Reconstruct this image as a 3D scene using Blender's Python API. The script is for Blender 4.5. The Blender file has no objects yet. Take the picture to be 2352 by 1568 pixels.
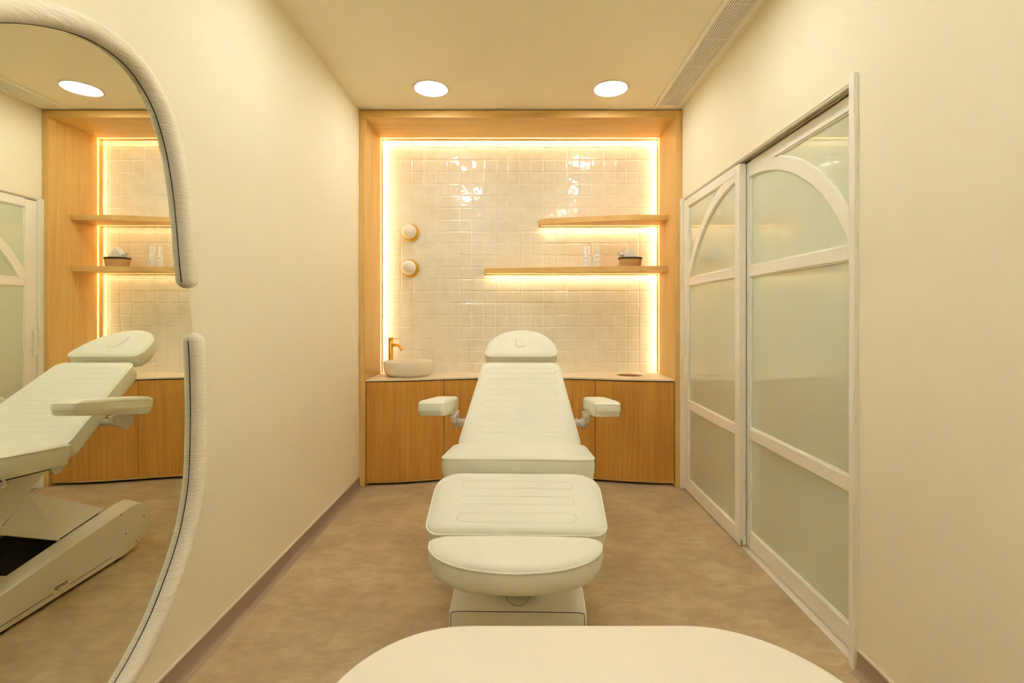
import bpy, bmesh, math, random
from mathutils import Vector, Matrix, noise
random.seed(7)
C = bpy.context.scene.collection
PI = math.pi
H = 1.285            # camera height
F = 1100.0           # focal length in pixels of the 2352 wide frame

# ------------------------------------------------------------------ camera
cam_d = bpy.data.cameras.new('camera'); cam = bpy.data.objects.new('camera', cam_d); C.objects.link(cam)
cam.location = (0, 0, H); cam.rotation_euler = (PI/2, 0, 0)
cam_d.sensor_width = 36; cam_d.lens = F/2352*36
cam_d.shift_x = -(1190-1176)/2352; cam_d.shift_y = -(784-722)/2352
cam_d.clip_start = 0.02
cam_d.dof.use_dof = True; cam_d.dof.focus_distance = 3.0; cam_d.dof.aperture_fstop = 6.3
bpy.context.scene.camera = cam

# ------------------------------------------------------------------ world + view
w = bpy.data.worlds.new('world'); bpy.context.scene.world = w; w.use_nodes = True
w.node_tree.nodes['Background'].inputs[0].default_value = (1, .9, .75, 1)
w.node_tree.nodes['Background'].inputs[1].default_value = 0.0
vs = bpy.context.scene.view_settings
vs.view_transform = 'Standard'; vs.look = 'None'; vs.gamma = 1; vs.use_curve_mapping = False
vs.exposure = 0.20
try:
    cy = bpy.context.scene.cycles
    cy.max_bounces = 9; cy.diffuse_bounces = 7; cy.glossy_bounces = 5; cy.caustics_reflective = False
    cy.caustics_refractive = False; cy.sample_clamp_indirect = 6
    cy.use_denoising = True
except Exception:
    pass

DOWN = 21.2                       # ceiling light strength
DOWN_COL = (.955, 1.0, 1.0)
LED = 31.0
LED_COL = (1.0, .83, .54)

# ------------------------------------------------------------------ helpers
def smooth(o, deg=40):
    me = o.data
    for p in me.polygons: p.use_smooth = True
    try: me.set_sharp_from_angle(angle=math.radians(deg))
    except Exception: pass

def link(name, bm, mat, parent=None, sm=None, recalc=True):
    """bm holds coordinates in the scene's frame; the parent's location is taken off."""
    if recalc: bmesh.ops.recalc_face_normals(bm, faces=bm.faces[:])
    me = bpy.data.meshes.new(name)
    if parent is not None:
        inv = wm(parent).inverted()
        bm.transform(inv)
    bm.to_mesh(me); bm.free()
    o = bpy.data.objects.new(name, me); C.objects.link(o)
    if parent is not None: o.parent = parent
    if mat is not None: me.materials.append(mat)
    if sm is not None: smooth(o, sm)
    return o

def wm(o):
    m = Matrix.LocRotScale(o.location, o.rotation_euler, o.scale)
    return wm(o.parent) @ m if o.parent else m

def thing(name, label, cat, loc, rz=0, group=None, kind=None):
    o = bpy.data.objects.new(name, None); C.objects.link(o)
    o.location = loc; o.rotation_euler = (0, 0, rz)
    o.empty_display_size = .1
    tag(o, label, cat, group, kind)
    return o

def tag(o, label, cat=None, group=None, kind=None):
    o['label'] = label
    if cat: o['category'] = cat
    if group: o['group'] = group
    if kind: o['kind'] = kind
    return o

def box(bm, x0, x1, y0, y1, z0, z1):
    vs_ = [bm.verts.new(p) for p in ((x0,y0,z0),(x1,y0,z0),(x1,y1,z0),(x0,y1,z0),(x0,y0,z1),(x1,y0,z1),(x1,y1,z1),(x0,y1,z1))]
    for f in ((0,3,2,1),(4,5,6,7),(0,1,5,4),(1,2,6,5),(2,3,7,6),(3,0,4,7)): bm.faces.new([vs_[i] for i in f])

def bx(name, dims, mat, parent=None, bev=0, seg=2):
    bm = bmesh.new(); box(bm, *dims)
    o = link(name, bm, mat, parent)
    if bev: bevel(o, bev, seg)
    return o

def bevel(o, width, seg=2):
    m = o.modifiers.new('bevel', 'BEVEL'); m.width = width; m.segments = seg; m.limit_method = 'ANGLE'; m.angle_limit = math.radians(35)
    smooth(o, 35)
    return o

def loft(bm, rings, cap0=True, cap1=True, closed=True):
    R = [[bm.verts.new(p) for p in r] for r in rings]
    n = len(R[0])
    for a, b in zip(R, R[1:]):
        for i in range(n if closed else n-1):
            j = (i+1) % n
            bm.faces.new((a[i], a[j], b[j], b[i]))
    if cap0: bm.faces.new(R[0][::-1])
    if cap1: bm.faces.new(R[-1])
    return R

def prism(bm, pts, axis, a, b):
    """polygon pts extruded along axis from a to b; pts give the other two coordinates in order"""
    def P(p, t):
        if axis == 0: return (t, p[0], p[1])
        if axis == 1: return (p[0], t, p[1])
        return (p[0], p[1], t)
    loft(bm, [[P(p, a) for p in pts], [P(p, b) for p in pts]])

def lathe(bm, prof, c, n=48, sx=1, sy=1, axis='z'):
    rings = []
    for r, h in prof:
        r = max(r, 1e-5)
        ring = []
        for i in range(n):
            a = 2*PI*i/n
            if axis == 'z': ring.append((c[0]+r*sx*math.cos(a), c[1]+r*sy*math.sin(a), c[2]+h))
            else: ring.append((c[0]+r*sx*math.cos(a), c[1]+h, c[2]+r*sy*math.sin(a)))
        rings.append(ring)
    loft(bm, rings)

def tube(bm, pts, r, n=12, closed=False, caps=True):
    pts = [Vector(p) for p in pts]
    m = len(pts); rings = []
    up = None
    for i, p in enumerate(pts):
        if closed: t = pts[(i+1) % m]-pts[i-1]
        else: t = pts[min(i+1, m-1)]-pts[max(i-1, 0)]
        t.normalize()
        if up is None:
            up = Vector((0, 0, 1)) if abs(t.z) < .9 else Vector((1, 0, 0))
        side = t.cross(up)
        if side.length < 1e-6: side = t.orthogonal()
        side.normalize(); up = side.cross(t).normalized()
        rr = r[i] if isinstance(r, (list, tuple)) else r
        rings.append([p+side*rr*math.cos(2*PI*k/n)+up*rr*math.sin(2*PI*k/n) for k in range(n)])
    if closed:
        rings.append(rings[0])
        R = [[bm.verts.new(q) for q in rg] for rg in rings[:-1]]
        for i in range(m):
            a, b = R[i], R[(i+1) % m]
            for k in range(n): bm.faces.new((a[k], a[(k+1) % n], b[(k+1) % n], b[k]))
    else:
        loft(bm, rings, caps, caps)

def rounded(pts, radii, seg=8):
    out = []
    n = len(pts)
    for i in range(n):
        p = Vector(pts[i]); a = (Vector(pts[i-1])-p).normalized(); b = (Vector(pts[(i+1) % n])-p).normalized()
        r = radii[i] if isinstance(radii, (list, tuple)) else radii
        ang = a.angle(b); d = r/math.tan(ang/2)
        s, e = p+a*d, p+b*d
        c = p+(a+b).normalized()*(r/math.sin(ang/2))
        a0 = math.atan2(s.y-c.y, s.x-c.x); a1 = math.atan2(e.y-c.y, e.x-c.x)
        da = (a1-a0+PI) % (2*PI)-PI
        for k in range(seg+1):
            t = a0+da*k/seg
            out.append((c.x+r*math.cos(t), c.y+r*math.sin(t)))
    return out

def resample(pts, n):
    P = [Vector(p) for p in pts]; m = len(P)
    L = [0]
    for i in range(m): L.append(L[-1]+(P[(i+1) % m]-P[i]).length)
    out = []; k = 0
    for i in range(n):
        s = L[-1]*i/n
        while L[k+1] < s: k += 1
        t = (s-L[k])/max(L[k+1]-L[k], 1e-9)
        out.append(P[k].lerp(P[(k+1) % m], t))
    return out

def catmull(pts, per=8, closed=True):
    P = [Vector(p) for p in pts]; n = len(P); out = []
    rng = range(n) if closed else range(n-1)
    for i in rng:
        if closed: a, b, c, d = P[i-1], P[i], P[(i+1) % n], P[(i+2) % n]
        else: a, b, c, d = P[max(i-1, 0)], P[i], P[i+1], P[min(i+2, n-1)]
        for k in range(per):
            t = k/per
            out.append(.5*((2*b)+(c-a)*t+(2*a-5*b+4*c-d)*t*t+(3*b-a-3*c+d)*t**3))
    if not closed: out.append(P[-1])
    return out

# ------------------------------------------------------------------ materials
def srgb(r, g, b):
    f = lambda c: (c/255/12.92) if c/255 <= .04045 else ((c/255+.055)/1.055)**2.4
    return (f(r), f(g), f(b), 1)

class NT:
    def __init__(s, name):
        s.m = bpy.data.materials.new(name); s.m.use_nodes = True
        s.t = s.m.node_tree; s.b = s.t.nodes['Principled BSDF']
    def n(s, typ, **kw):
        nd = s.t.nodes.new(typ)
        for k, v in kw.items(): setattr(nd, k, v)
        return nd
    def l(s, a, b): s.t.links.new(a, b)
    def math(s, op, a, b=None, c=None):
        nd = s.n('ShaderNodeMath', operation=op)
        for i, v in enumerate((a, b, c)):
            if v is None: continue
            if isinstance(v, (int, float)): nd.inputs[i].default_value = v
            else: s.l(v, nd.inputs[i])
        return nd.outputs[0]
    def obj(s): return s.n('ShaderNodeTexCoord').outputs['Object']
    def mapped(s, sc, rot=(0, 0, 0)):
        mp = s.n('ShaderNodeMapping'); s.l(s.obj(), mp.inputs[0]); mp.inputs['Scale'].default_value = sc
        mp.inputs['Rotation'].default_value = rot
        return mp.outputs[0]
    def noise(s, vec, scale=1, detail=3, rough=.5, dist=0):
        nd = s.n('ShaderNodeTexNoise'); nd.inputs['Scale'].default_value = scale; nd.inputs['Detail'].default_value = detail
        nd.inputs['Roughness'].default_value = rough; nd.inputs['Distortion'].default_value = dist
        s.l(vec, nd.inputs['Vector']); return nd.outputs['Fac']
    def ramp(s, fac, stops):
        r = s.n('ShaderNodeValToRGB'); s.l(fac, r.inputs[0])
        e = r.color_ramp.elements
        while len(e) < len(stops): e.new(.5)
        for el, (p, c) in zip(e, stops): el.position = p; el.color = c
        return r.outputs[0]
    def bump(s, h, strength=.3, dist=.002):
        b = s.n('ShaderNodeBump'); b.inputs['Strength'].default_value = strength; b.inputs['Distance'].default_value = dist
        s.l(h, b.inputs['Height']); s.l(b.outputs[0], s.b.inputs['Normal']); return b

def plain(name, col, rough=.5, metal=0, coat=0, spec=.5):
    t = NT(name); t.b.inputs['Base Color'].default_value = col if len(col) == 4 else (*col, 1)
    t.b.inputs['Roughness'].default_value = rough; t.b.inputs['Metallic'].default_value = metal
    t.b.inputs['Coat Weight'].default_value = coat; t.b.inputs['Specular IOR Level'].default_value = spec
    return t

def emit(name, col, st):
    t = NT(name); t.b.inputs['Base Color'].default_value = (.8, .8, .8, 1)
    t.b.inputs['Emission Color'].default_value = (*col, 1); t.b.inputs['Emission Strength'].default_value = st
    return t.m

def paint(name, col, bumpy=.15):
    t = plain(name, col, .75, spec=.25)
    nz = t.noise(t.mapped((1, 1, 1)), 140, 3)
    t.bump(nz, bumpy, .0006); return t.m

def oak(name, axis, a, b, c):
    t = plain(name, a, .48, spec=.35)
    s = [46, 46, 46]; s[axis] = 1.6
    v1 = t.noise(t.mapped(tuple(s)), 1.0, 5, .6, .3)
    s2 = [7, 7, 7]; s2[axis] = .7
    v2 = t.noise(t.mapped(tuple(s2)), 1.0, 3, .5, .8)
    s3 = [240, 240, 240]; s3[axis] = 7
    v3 = t.noise(t.mapped(tuple(s3)), 1.0, 2, .5)
    m = t.math('ADD', t.math('MULTIPLY', v1, .45), t.math('MULTIPLY', v2, .35))
    m = t.math('ADD', m, t.math('MULTIPLY', v3, .2))
    col = t.ramp(m, [(.34, c), (.5, a), (.66, b)])
    t.l(col, t.b.inputs['Base Color'])
    t.bump(v3, .12, .0006)
    return t.m

WALLC = srgb(245, 237, 209)
M = {}
M['wall'] = paint('wall_paint', WALLC)
M['ceil'] = paint('ceiling_paint', srgb(246, 238, 212), .08)
OA, OB, OC = srgb(206, 165, 94), srgb(217, 177, 107), srgb(191, 147, 78)
M['oak_v'] = oak('oak_vertical', 2, OA, OB, OC)
M['oak_h'] = oak('oak_horizontal', 0, OA, OB, OC)
DA, DB, DC = srgb(182, 126, 50), srgb(200, 144, 64), srgb(160, 106, 36)
M['oak_door'] = oak('oak_door', 2, DA, DB, DC)
M['counter'] = plain('counter_stone', srgb(230, 214, 184), .4).m
M['white_lac'] = plain('door_lacquer', srgb(246, 242, 226), .42, spec=.4).m
M['trimcap'] = plain('trim_cap', srgb(228, 218, 196), .4).m
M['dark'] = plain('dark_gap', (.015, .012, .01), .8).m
M['track'] = plain('door_track', srgb(190, 176, 148), .5).m
M['vent_shade'] = plain('vent_shade', srgb(96, 84, 66), .8).m
M['brass'] = plain('brushed_brass', srgb(214, 168, 76), .34, 1).m
M['ceramic'] = plain('matt_ceramic', srgb(238, 228, 206), .42).m
M['globe'] = plain('opal_glass', srgb(246, 240, 228), .3, coat=.3).m
M['downlight'] = emit('downlight_diffuser', DOWN_COL, DOWN)
M['led'] = emit('led_strip', LED_COL, LED)
M['ring'] = plain('downlight_ring', srgb(236, 230, 216), .5).m
M['mirror'] = plain('mirror_silver', srgb(240, 243, 232), .0, 1).m
M['edge'] = plain('mirror_edge', srgb(70, 62, 52), .5).m
M['base'] = plain('chair_lacquer', srgb(236, 231, 214), .38, spec=.4).m
M['basedark'] = plain('chair_inner', srgb(72, 66, 56), .6).m  # darkened tone, carries the shade inside the base cavity
M['metal_dark'] = plain('seam_grey', srgb(120, 112, 98), .6).m
M['rubber'] = plain('rubber', (.02, .02, .02), .6).m
M['table'] = plain('table_laminate', srgb(238, 229, 208), .35).m
M['tedge'] = plain('table_edge', srgb(222, 190, 150), .5).m
M['bottle'] = plain('bottle_white', srgb(250, 247, 240), .35).m
M['print'] = plain('label_print', srgb(90, 84, 76), .7).m
M['metal'] = plain('grey_metal', srgb(214, 210, 198), .35).m

def tile_mat():
    t = plain('glazed_tile', srgb(232, 216, 190), .07, spec=.5)
    nz = t.noise(t.mapped((1, 1, 1)), 9, 3, .6)
    t.l(t.ramp(nz, [(.3, srgb(234, 224, 200)), (.7, srgb(244, 236, 216))]), t.b.inputs['Base Color'])
    return t.m
M['tile'] = tile_mat()
M['grout'] = plain('grout', srgb(252, 244, 226), .6).m

def floor_mat():
    t = plain('vinyl_floor', srgb(150, 128, 104), .52, spec=.35)
    a = t.noise(t.mapped((1, 1, 1)), 2.6, 4, .55, .4)
    b = t.noise(t.mapped((1, 2.2, 1)), 9, 6, .65, .6)
    c = t.noise(t.mapped((1, 3, 1)), 60, 3, .6)
    m = t.math('ADD', t.math('ADD', t.math('MULTIPLY', a, .5), t.math('MULTIPLY', b, .38)), t.math('MULTIPLY', c, .12))
    t.l(t.ramp(m, [(.34, srgb(152, 128, 92)), (.5, srgb(173, 149, 110)), (.66, srgb(194, 170, 130))]), t.b.inputs['Base Color'])
    t.bump(c, .08, .0005)
    return t.m
M['floor'] = floor_mat()
M['skirt'] = plain('skirting_vinyl', srgb(150, 126, 100), .5).m

def glass_mat():
    t = plain('lacquered_glass', srgb(212, 222, 196), .0, spec=.5, coat=1)
    t.b.inputs['IOR'].default_value = 1.75
    t.b.inputs['Roughness'].default_value = .0; t.b.inputs['Coat Roughness'].default_value = .0
    return t.m
M['glass'] = glass_mat()

def fabric_mat():
    t = plain('boucle_fabric', srgb(250, 240, 214), .9, spec=.2)
    t.b.inputs['Sheen Weight'].default_value = .25
    a = t.noise(t.mapped((30, 30, 210)), 1, 3, .6)
    b = t.noise(t.mapped((14, 14, 80)), 1, 2, .5)
    t.bump(t.math('ADD', a, t.math('MULTIPLY', b, .8)), .75, .005)
    return t.m
M['fabric'] = fabric_mat()

LEA = srgb(236, 234, 214)
def leather(name, slots=None):
    """faux leather; slots = (first y, pitch, count, half length, growth per metre, half height)"""
    t = plain(name, LEA, .42, spec=.35)
    fine = t.noise(t.mapped((1, 1, 1)), 420, 2)
    h = t.math('MULTIPLY', fine, .04)
    if slots:
        y0, pitch, cnt, hl, grow, r = slots
        sp = t.n('ShaderNodeSeparateXYZ'); t.l(t.obj(), sp.inputs[0])
        X, Y = sp.outputs[0], sp.outputs[1]
        k = t.math('ROUND', t.math('DIVIDE', t.math('SUBTRACT', Y, y0), pitch))
        k = t.math('MINIMUM', t.math('MAXIMUM', k, 0.0), float(cnt-1))
        yc = t.math('ADD', t.math('MULTIPLY', k, pitch), y0)
        dy = t.math('SUBTRACT', Y, yc)
        L = t.math('ADD', t.math('MULTIPLY', yc, grow), hl)
        dx = t.math('MAXIMUM', t.math('SUBTRACT', t.math('ABSOLUTE', X), L), 0.0)
        d = t.math('SQRT', t.math('ADD', t.math('MULTIPLY', dx, dx), t.math('MULTIPLY', dy, dy)))
        e = t.math('ABSOLUTE', t.math('SUBTRACT', d, r))
        mr = t.n('ShaderNodeMapRange', interpolation_type='SMOOTHSTEP'); t.l(e, mr.inputs[0])
        mr.inputs[1].default_value = 0.0; mr.inputs[2].default_value = .0042
        mr.inputs[3].default_value = 0.0; mr.inputs[4].default_value = 1.0
        h = t.math('ADD', h, mr.outputs[0])
    t.bump(h, .75, .0020)
    return t.m
M['leather'] = leather('cream_leather')

# ------------------------------------------------------------------ room shell
XL, XR, YF, YT, ZC = -1.185, 1.224, 3.58, 4.03, 2.815
YB = -1.7
def struct(name, bm, mat, label=None, sm=None, recalc=True):
    o = link(name, bm, mat, None, sm, recalc); o['kind'] = 'structure'
    if label: o['label'] = label
    return o
bm = bmesh.new(); box(bm, XL-.15, XR+.3, YB-.1, YT+.15, -.1, 0)
struct('floor', bm, M['floor'], 'mottled taupe vinyl floor')
bm = bmesh.new(); box(bm, XL-.15, XR+.3, YB-.1, YT+.15, ZC, ZC+.1)
struct('ceiling', bm, M['ceil'], 'plain beige painted ceiling')
bm = bmesh.new(); box(bm, XL-.12, XL, YB-.1, YT+.15, 0, ZC)
struct('wall_left', bm, M['wall'], 'plain cream wall behind the mirror')
bm = bmesh.new(); box(bm, XL, XR, YB-.1, YB, 0, ZC)
struct('wall_front', bm, M['wall'], 'plain cream wall behind the camera')
OY0, OY1, OZ = 1.752, 3.53, 2.139
bm = bmesh.new()
box(bm, XR, XR+.13, YB-.1, OY0, 0, ZC)
box(bm, XR, XR+.13, OY0, OY1, OZ, ZC)
box(bm, XR, XR+.13, OY1, YT+.15, 0, ZC)
box(bm, XR+.13, XR+.16, OY0-.2, OY1+.2, 0, OZ+.2)
struct('wall_right', bm, M['wall'], 'plain cream wall around the sliding doors', recalc=False)

# tiled wall at the back of the niche
NX0, NX1, NZ1 = -1.142, 1.172, H+1.467
TS = .1002; GX, GZ = -.987, H+1.3985
CZ = .798      # counter top height
bm = bmesh.new()
box(bm, XL-.1, XR+.1, YT-.0008, YT+.14, 0, ZC)
for f in bm.faces: f.material_index = 1
def tile(bm, x0, x1, z0, z1, seed):
    n = 14; g = .0010
    x0 += g; x1 -= g; z0 += g; z1 -= g
    rnd = random.Random(seed)
    tx, tz = rnd.gauss(0, .013), rnd.gauss(0, .013)
    off = Vector((rnd.uniform(0, 90), rnd.uniform(0, 90), rnd.uniform(0, 90)))
    lift = rnd.uniform(0, .0003)
    amp = rnd.uniform(.5, 1.3)
    ts = [0, .028, .055, .10]+[.10+.8*k/(n-4) for k in range(1, n-4)]+[.90, .945, .972, 1]
    V = []
    for a in ts:
        row = []
        for b in ts:
            x = x0+(x1-x0)*a; z = z0+(z1-z0)*b
            p = Vector((x*34, z*34, 0))+off
            d = .00060*amp*noise.noise(p)+.00020*amp*noise.noise(p*2.3)
            d += tx*(a-.5)*(x1-x0)+tz*(b-.5)*(z1-z0)+lift
            e = min(a, 1-a, b, 1-b)
            k = min(1, e/.055); k = k*k*(3-2*k)
            row.append(bm.verts.new((x, YT-.0009-(.0021+d)*k, z)))
        V.append(row)
    for i in range(len(ts)-1):
        for j in range(len(ts)-1):
            f = bm.faces.new((V[i][j], V[i+1][j], V[i+1][j+1], V[i][j+1])); f.material_index = 0
sd = 0
for i in range(-2, 23):
    for j in range(-20, 2):
        x0, z0 = GX+i*TS, GZ+j*TS
        x1, z1 = min(x0+TS, NX1+.02), min(z0+TS, NZ1+.02)
        x0 = max(x0, NX0-.02); z0 = max(z0, CZ-.02)
        if x1-x0 < .012 or z1-z0 < .012: continue
        sd += 1; tile(bm, x0, x1, z0, z1, sd)
o = struct('wall_back', bm, M['tile'], 'back wall of square glossy cream tiles', 60, recalc=False)
o.data.materials.append(M['grout'])

# baseboards
def skirting(name, x, sgn, y0, y1, label):
    prof = [(0, 0), (.03*sgn, 0), (.017*sgn, .004), (.009*sgn, .011), (.005*sgn, .022), (.004*sgn, .078), (0, .078)]
    bm = bmesh.new(); loft(bm, [[(x+p[0], y0, p[1]) for p in prof], [(x+p[0], y1, p[1]) for p in prof]])
    o = struct(name, bm, M['skirt'], label, 30)
    bm = bmesh.new(); box(bm, min(x, x+.007*sgn), max(x, x+.007*sgn), y0, y1, .078, .086)
    cap = link('cap_strip', bm, M['trimcap'], o); cap['label'] = 'pale cap strip along the top of the skirting'
skirting('baseboard_left', XL, 1, YB, YF-.004, 'coved taupe skirting with pale cap below the mirror wall')
skirting('baseboard_right', XR, -1, YB, OY0-.03, 'coved taupe skirting with pale cap by the sliding doors')

# ------------------------------------------------------------------ sliding doors
bm = bmesh.new(); box(bm, 1.206, 1.26, 3.5335, YF-.005, 0, OZ+.004)
o = struct('trim_1', bm, M['white_lac'], 'pale jamb strip between sliding door and oak frame'); bevel(o, .003)
bm = bmesh.new(); box(bm, 1.207, 1.315, 1.722, 1.751, 0, OZ+.02)
o = struct('trim_2', bm, M['white_lac'], 'pale jamb strip at the near end of the sliding doors'); bevel(o, .004)
bm = bmesh.new(); box(bm, 1.232, 1.33, OY0, 3.52, 0, .005)
struct('trim_3', bm, M['trimcap'], 'flat pale sill strip under the sliding doors')
bm = bmesh.new(); box(bm, 1.226, 1.232, OY0, OY1, OZ-.012, OZ+.001); box(bm, 1.2575, 1.2615, OY0, OY1, OZ-.012, OZ+.001)
box(bm, 1.30, 1.335, OY0, OY1, OZ-.03, OZ+.001)
struct('trim_4', bm, M['track'], 'grey double track above the sliding doors')

ARC_Y, ARC_Z, ARC_R = 2.612, 1.153, .883
def leaf(name, x, y0, y1, sw0, sw1, label, handle):
    """x front face, y0 near edge, y1 far edge, stile widths"""
    T = .036; z0, z1 = .013, 2.118
    root = bpy.data.objects.new(name, None); C.objects.link(root); root.location = (x, (y0+y1)/2, 0)
    tag(root, label, kind='structure')
    bm = bmesh.new()
    py0, py1 = y0+sw0, y1-sw1
    rails = [(z0, .098), (.608, .665), (1.494, 1.548), (2.064, z1)]
    lip, rec = .007, .006
    # main members
    box(bm, x, x+T, y0, py0, z0, z1); box(bm, x, x+T, py1, y1, z0, z1)
    for a, b in rails: box(bm, x, x+T, py0, py1, a, b)
    # beads
    box(bm, x+rec, x+T-.004, py0-.001, py0+lip, z0, z1); box(bm, x+rec, x+T-.004, py1-lip, py1+.001, z0, z1)
    for a, b in rails: box(bm, x+rec, x+T-.004, py0, py1, a-lip, b+lip)
    # arch
    def arc(R0, R1, xa, xb):
        pts0, pts1 = [], []
        n = 60
        for i in range(n+1):
            yy = py0-.002+(py1-py0+.004)*i/n
            def zz(R):
                q = R*R-(yy-ARC_Y)**2
                return ARC_Z+math.sqrt(q) if q > 0 else -9
            a, b = zz(R0), zz(R1)
            a = max(a, 1.54); b = min(max(b, 1.54), 2.07)
            if b-a > .001: pts0.append((yy, a)); pts1.append((yy, b))
        rings = []
        for (p, q) in zip(pts0, pts1):
            rings.append([(xa, p[0], p[1]), (xb, p[0], p[1]), (xb, q[0], q[1]), (xa, q[0], q[1])])
        loft(bm, rings)
    arc(ARC_R, ARC_R+.06, x, x+T)
    arc(ARC_R-lip, ARC_R+.06+lip, x+rec, x+T-.004)
    o = link('door_frame', bm, M['white_lac'], root); bevel(o, .0016, 2)
    # panes
    gx0, gx1 = x+.013, x+.019
    for a, b in ((.09, .615), (.66, 1.50)):
        bm = bmesh.new(); box(bm, gx0, gx1, py0-.004, py1+.004, a, b); link('pane', bm, M['glass'], root)
    n = 40; low, high = [], []
    for i in range(n+1):
        yy = py0-.004+(py1-py0+.008)*i/n
        q = (ARC_R+.03)**2-(yy-ARC_Y)**2
        z = ARC_Z+math.sqrt(q) if q > 0 else 1.53
        low.append((yy, min(max(z, 1.53), 2.075)))
    def sheet(nm, lo, hi):
        bm = bmesh.new(); rings = []
        for (y, a), (_, b) in zip(lo, hi):
            if b-a < .002: continue
            rings.append([(gx0, y, a), (gx1, y, a), (gx1, y, b), (gx0, y, b)])
        loft(bm, rings); link(nm, bm, M['glass'], root)
    sheet('arched_pane', [(y, 1.53) for y, _ in low], low)
    sheet('corner_pane', low, [(y, 2.076) for y, _ in low])
    if handle:
        bm = bmesh.new(); box(bm, x-.030, x-.012, 3.493, 3.508, H-.30, H-.105)
        box(bm, x-.014, x+.004, 3.494, 3.507, H-.285, H-.265); box(bm, x-.014, x+.004, 3.494, 3.507, H-.14, H-.12)
        h = link('handle', bm, M['white_lac'], root); bevel(h, .002)
        h['label'] = 'slim pale pull bar'
    else:
        pass
    if name == 'door_1':
        bm = bmesh.new(); box(bm, x+.010, x+.0135, y0-.001, y0+.002, z0-.002, z0+.028)
        link('guide_slot', bm, M['dark'], root)
    return root
leaf('door_1', 1.221, 2.642, 3.527, .058, .080, 'pale framed sliding door leaf with green glass beside the oak frame', True)
leaf('door_2', 1.263, 1.757, 2.665, .056, .050, 'pale framed green glass leaf nearer the camera, behind its twin', False)

# ------------------------------------------------------------------ ceiling fittings
LX0, LX1 = -.589, .627
def downlight(x, y, label, small=False):
    t = thing('ceiling_downlight', label, 'ceiling light', (x, y, ZC), group='round recessed ceiling lights')
    bm = bmesh.new(); lathe(bm, [(.1065, -.0005), (.1065, -.0040), (.112, -.0075), (.122, -.0060), (.126, -.0005)], (x, y, ZC), 64)
    R = link('trim_ring', bm, M['ring'], t, 40)
    bm = bmesh.new(); lathe(bm, [(0, -.0032), (.106, -.0032)], (x, y, ZC), 64)
    d = link('diffuser', bm, M['downlight'], t)
    return t
downlight(LX0, 3.24, 'round recessed ceiling light at left in front of the niche')
downlight(LX1, 3.24, 'round recessed ceiling light at right beside the air vent')
for (x, y, s) in ((LX0, 2.0, 'left'), (LX1, 2.0, 'right')):
    downlight(x, y, 'round recessed ceiling light above the chair, on its %s' % s)
for (x, y, s) in ((LX0, .72, 'left'), (LX1, .72, 'right')):
    downlight(x, y, 'round recessed ceiling light above the table, on its %s' % s)
for (x, y, s) in ((LX0, -.6, 'left'), (LX1, -.6, 'right')):
    downlight(x, y, 'round recessed ceiling light behind the camera, on its %s' % s)

vt = thing('air_vent', 'long white slotted ceiling vent along the right wall', 'vent', (1.094, 2.5, ZC))
VY0, VY1 = 1.0, 3.506
bm = bmesh.new()
box(bm, .998, 1.024, VY0, VY1, ZC-.008, ZC); box(bm, 1.166, 1.190, VY0, VY1, ZC-.008, ZC)
box(bm, 1.024, 1.166, VY1-.02, VY1, ZC-.008, ZC); box(bm, 1.024, 1.166, VY0, VY0+.02, ZC-.008, ZC)
o = link('frame', bm, M['white_lac'], vt); bevel(o, .0015)
bm = bmesh.new(); box(bm, 1.022, 1.168, VY0+.01, VY1-.01, ZC-.002, ZC); link('shade_plate', bm, M['vent_shade'], vt)  # dark plate instead of an opening, shade between the slats as colour
bm = bmesh.new()
ns = 11
for i in range(ns):
    xc = 1.024+.142*(i+.5)/ns
    box(bm, xc-.0038, xc+.0038, VY0+.015, VY1-.015, ZC-.0075, ZC-.001)
yy = VY1-.55
while yy > VY0:
    box(bm, 1.024, 1.166, yy-.003, yy+.003, ZC-.006, ZC-.001); yy -= .3
link('slats', bm, M['white_lac'], vt)

# ------------------------------------------------------------------ oak niche frame
nf = thing('niche_frame', 'deep oak frame lined around the tiled niche', 'frame', (.015, 3.8, 0))
NZF = ZC-.008
GA, GB, GD = YT-.050, YT-.034, .012     # light groove: front wall, rear wall, depth
def c_section(x0, x1, xin, sgn):
    """plan outline of a side panel with the light groove near its rear edge; xin is the face towards the niche"""
    xo = x0 if sgn > 0 else x1
    return [(xo, YF-.012), (xin, YF-.012), (xin, GA), (xin-sgn*GD, GA), (xin-sgn*GD, GB), (xin, GB), (xin, YT-.0015), (xo, YT-.0015)]
bm = bmesh.new(); prism(bm, c_section(XL+.0015, NX0, NX0, 1), 2, 0, NZF-.001); o = link('side_panel', bm, M['oak_v'], nf); bevel(o, .0012)
bm = bmesh.new(); prism(bm, c_section(NX1, XR-.0015, NX1, -1), 2, 0, NZF-.001); o = link('side_panel', bm, M['oak_v'], nf); bevel(o, .0012)
bm = bmesh.new(); hp = [(YF-.012, NZ1), (GA, NZ1), (GA, NZ1+GD), (GB, NZ1+GD), (GB, NZ1), (YT-.0015, NZ1), (YT-.0015, NZF-.001), (YF-.012, NZF-.001)]
prism(bm, hp, 0, NX0, NX1); o = link('header_panel', bm, M['oak_h'], nf); bevel(o, .0012)
def strip(tri, axis, a, b, parent=nf):
    """light strip of triangular section lying in its groove"""
    bm = bmesh.new(); prism(bm, tri, axis, a, b); o = link('light_strip', bm, M['led'], parent)
    o['label'] = 'warm glowing strip'
    return o
def corner(g, sgn, swap=False):
    """g = coordinate of the face; the groove goes away from it in direction sgn"""
    p = [(GA+.0006, g+sgn*.002), (GA+.0006, g+sgn*(GD-.0008)), (GA+.0098, g+sgn*(GD-.0008))]
    return [(q, y) for y, q in p] if swap else p
strip(corner(NX0, -1, True), 2, CZ+.01, NZ1-.004)
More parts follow.
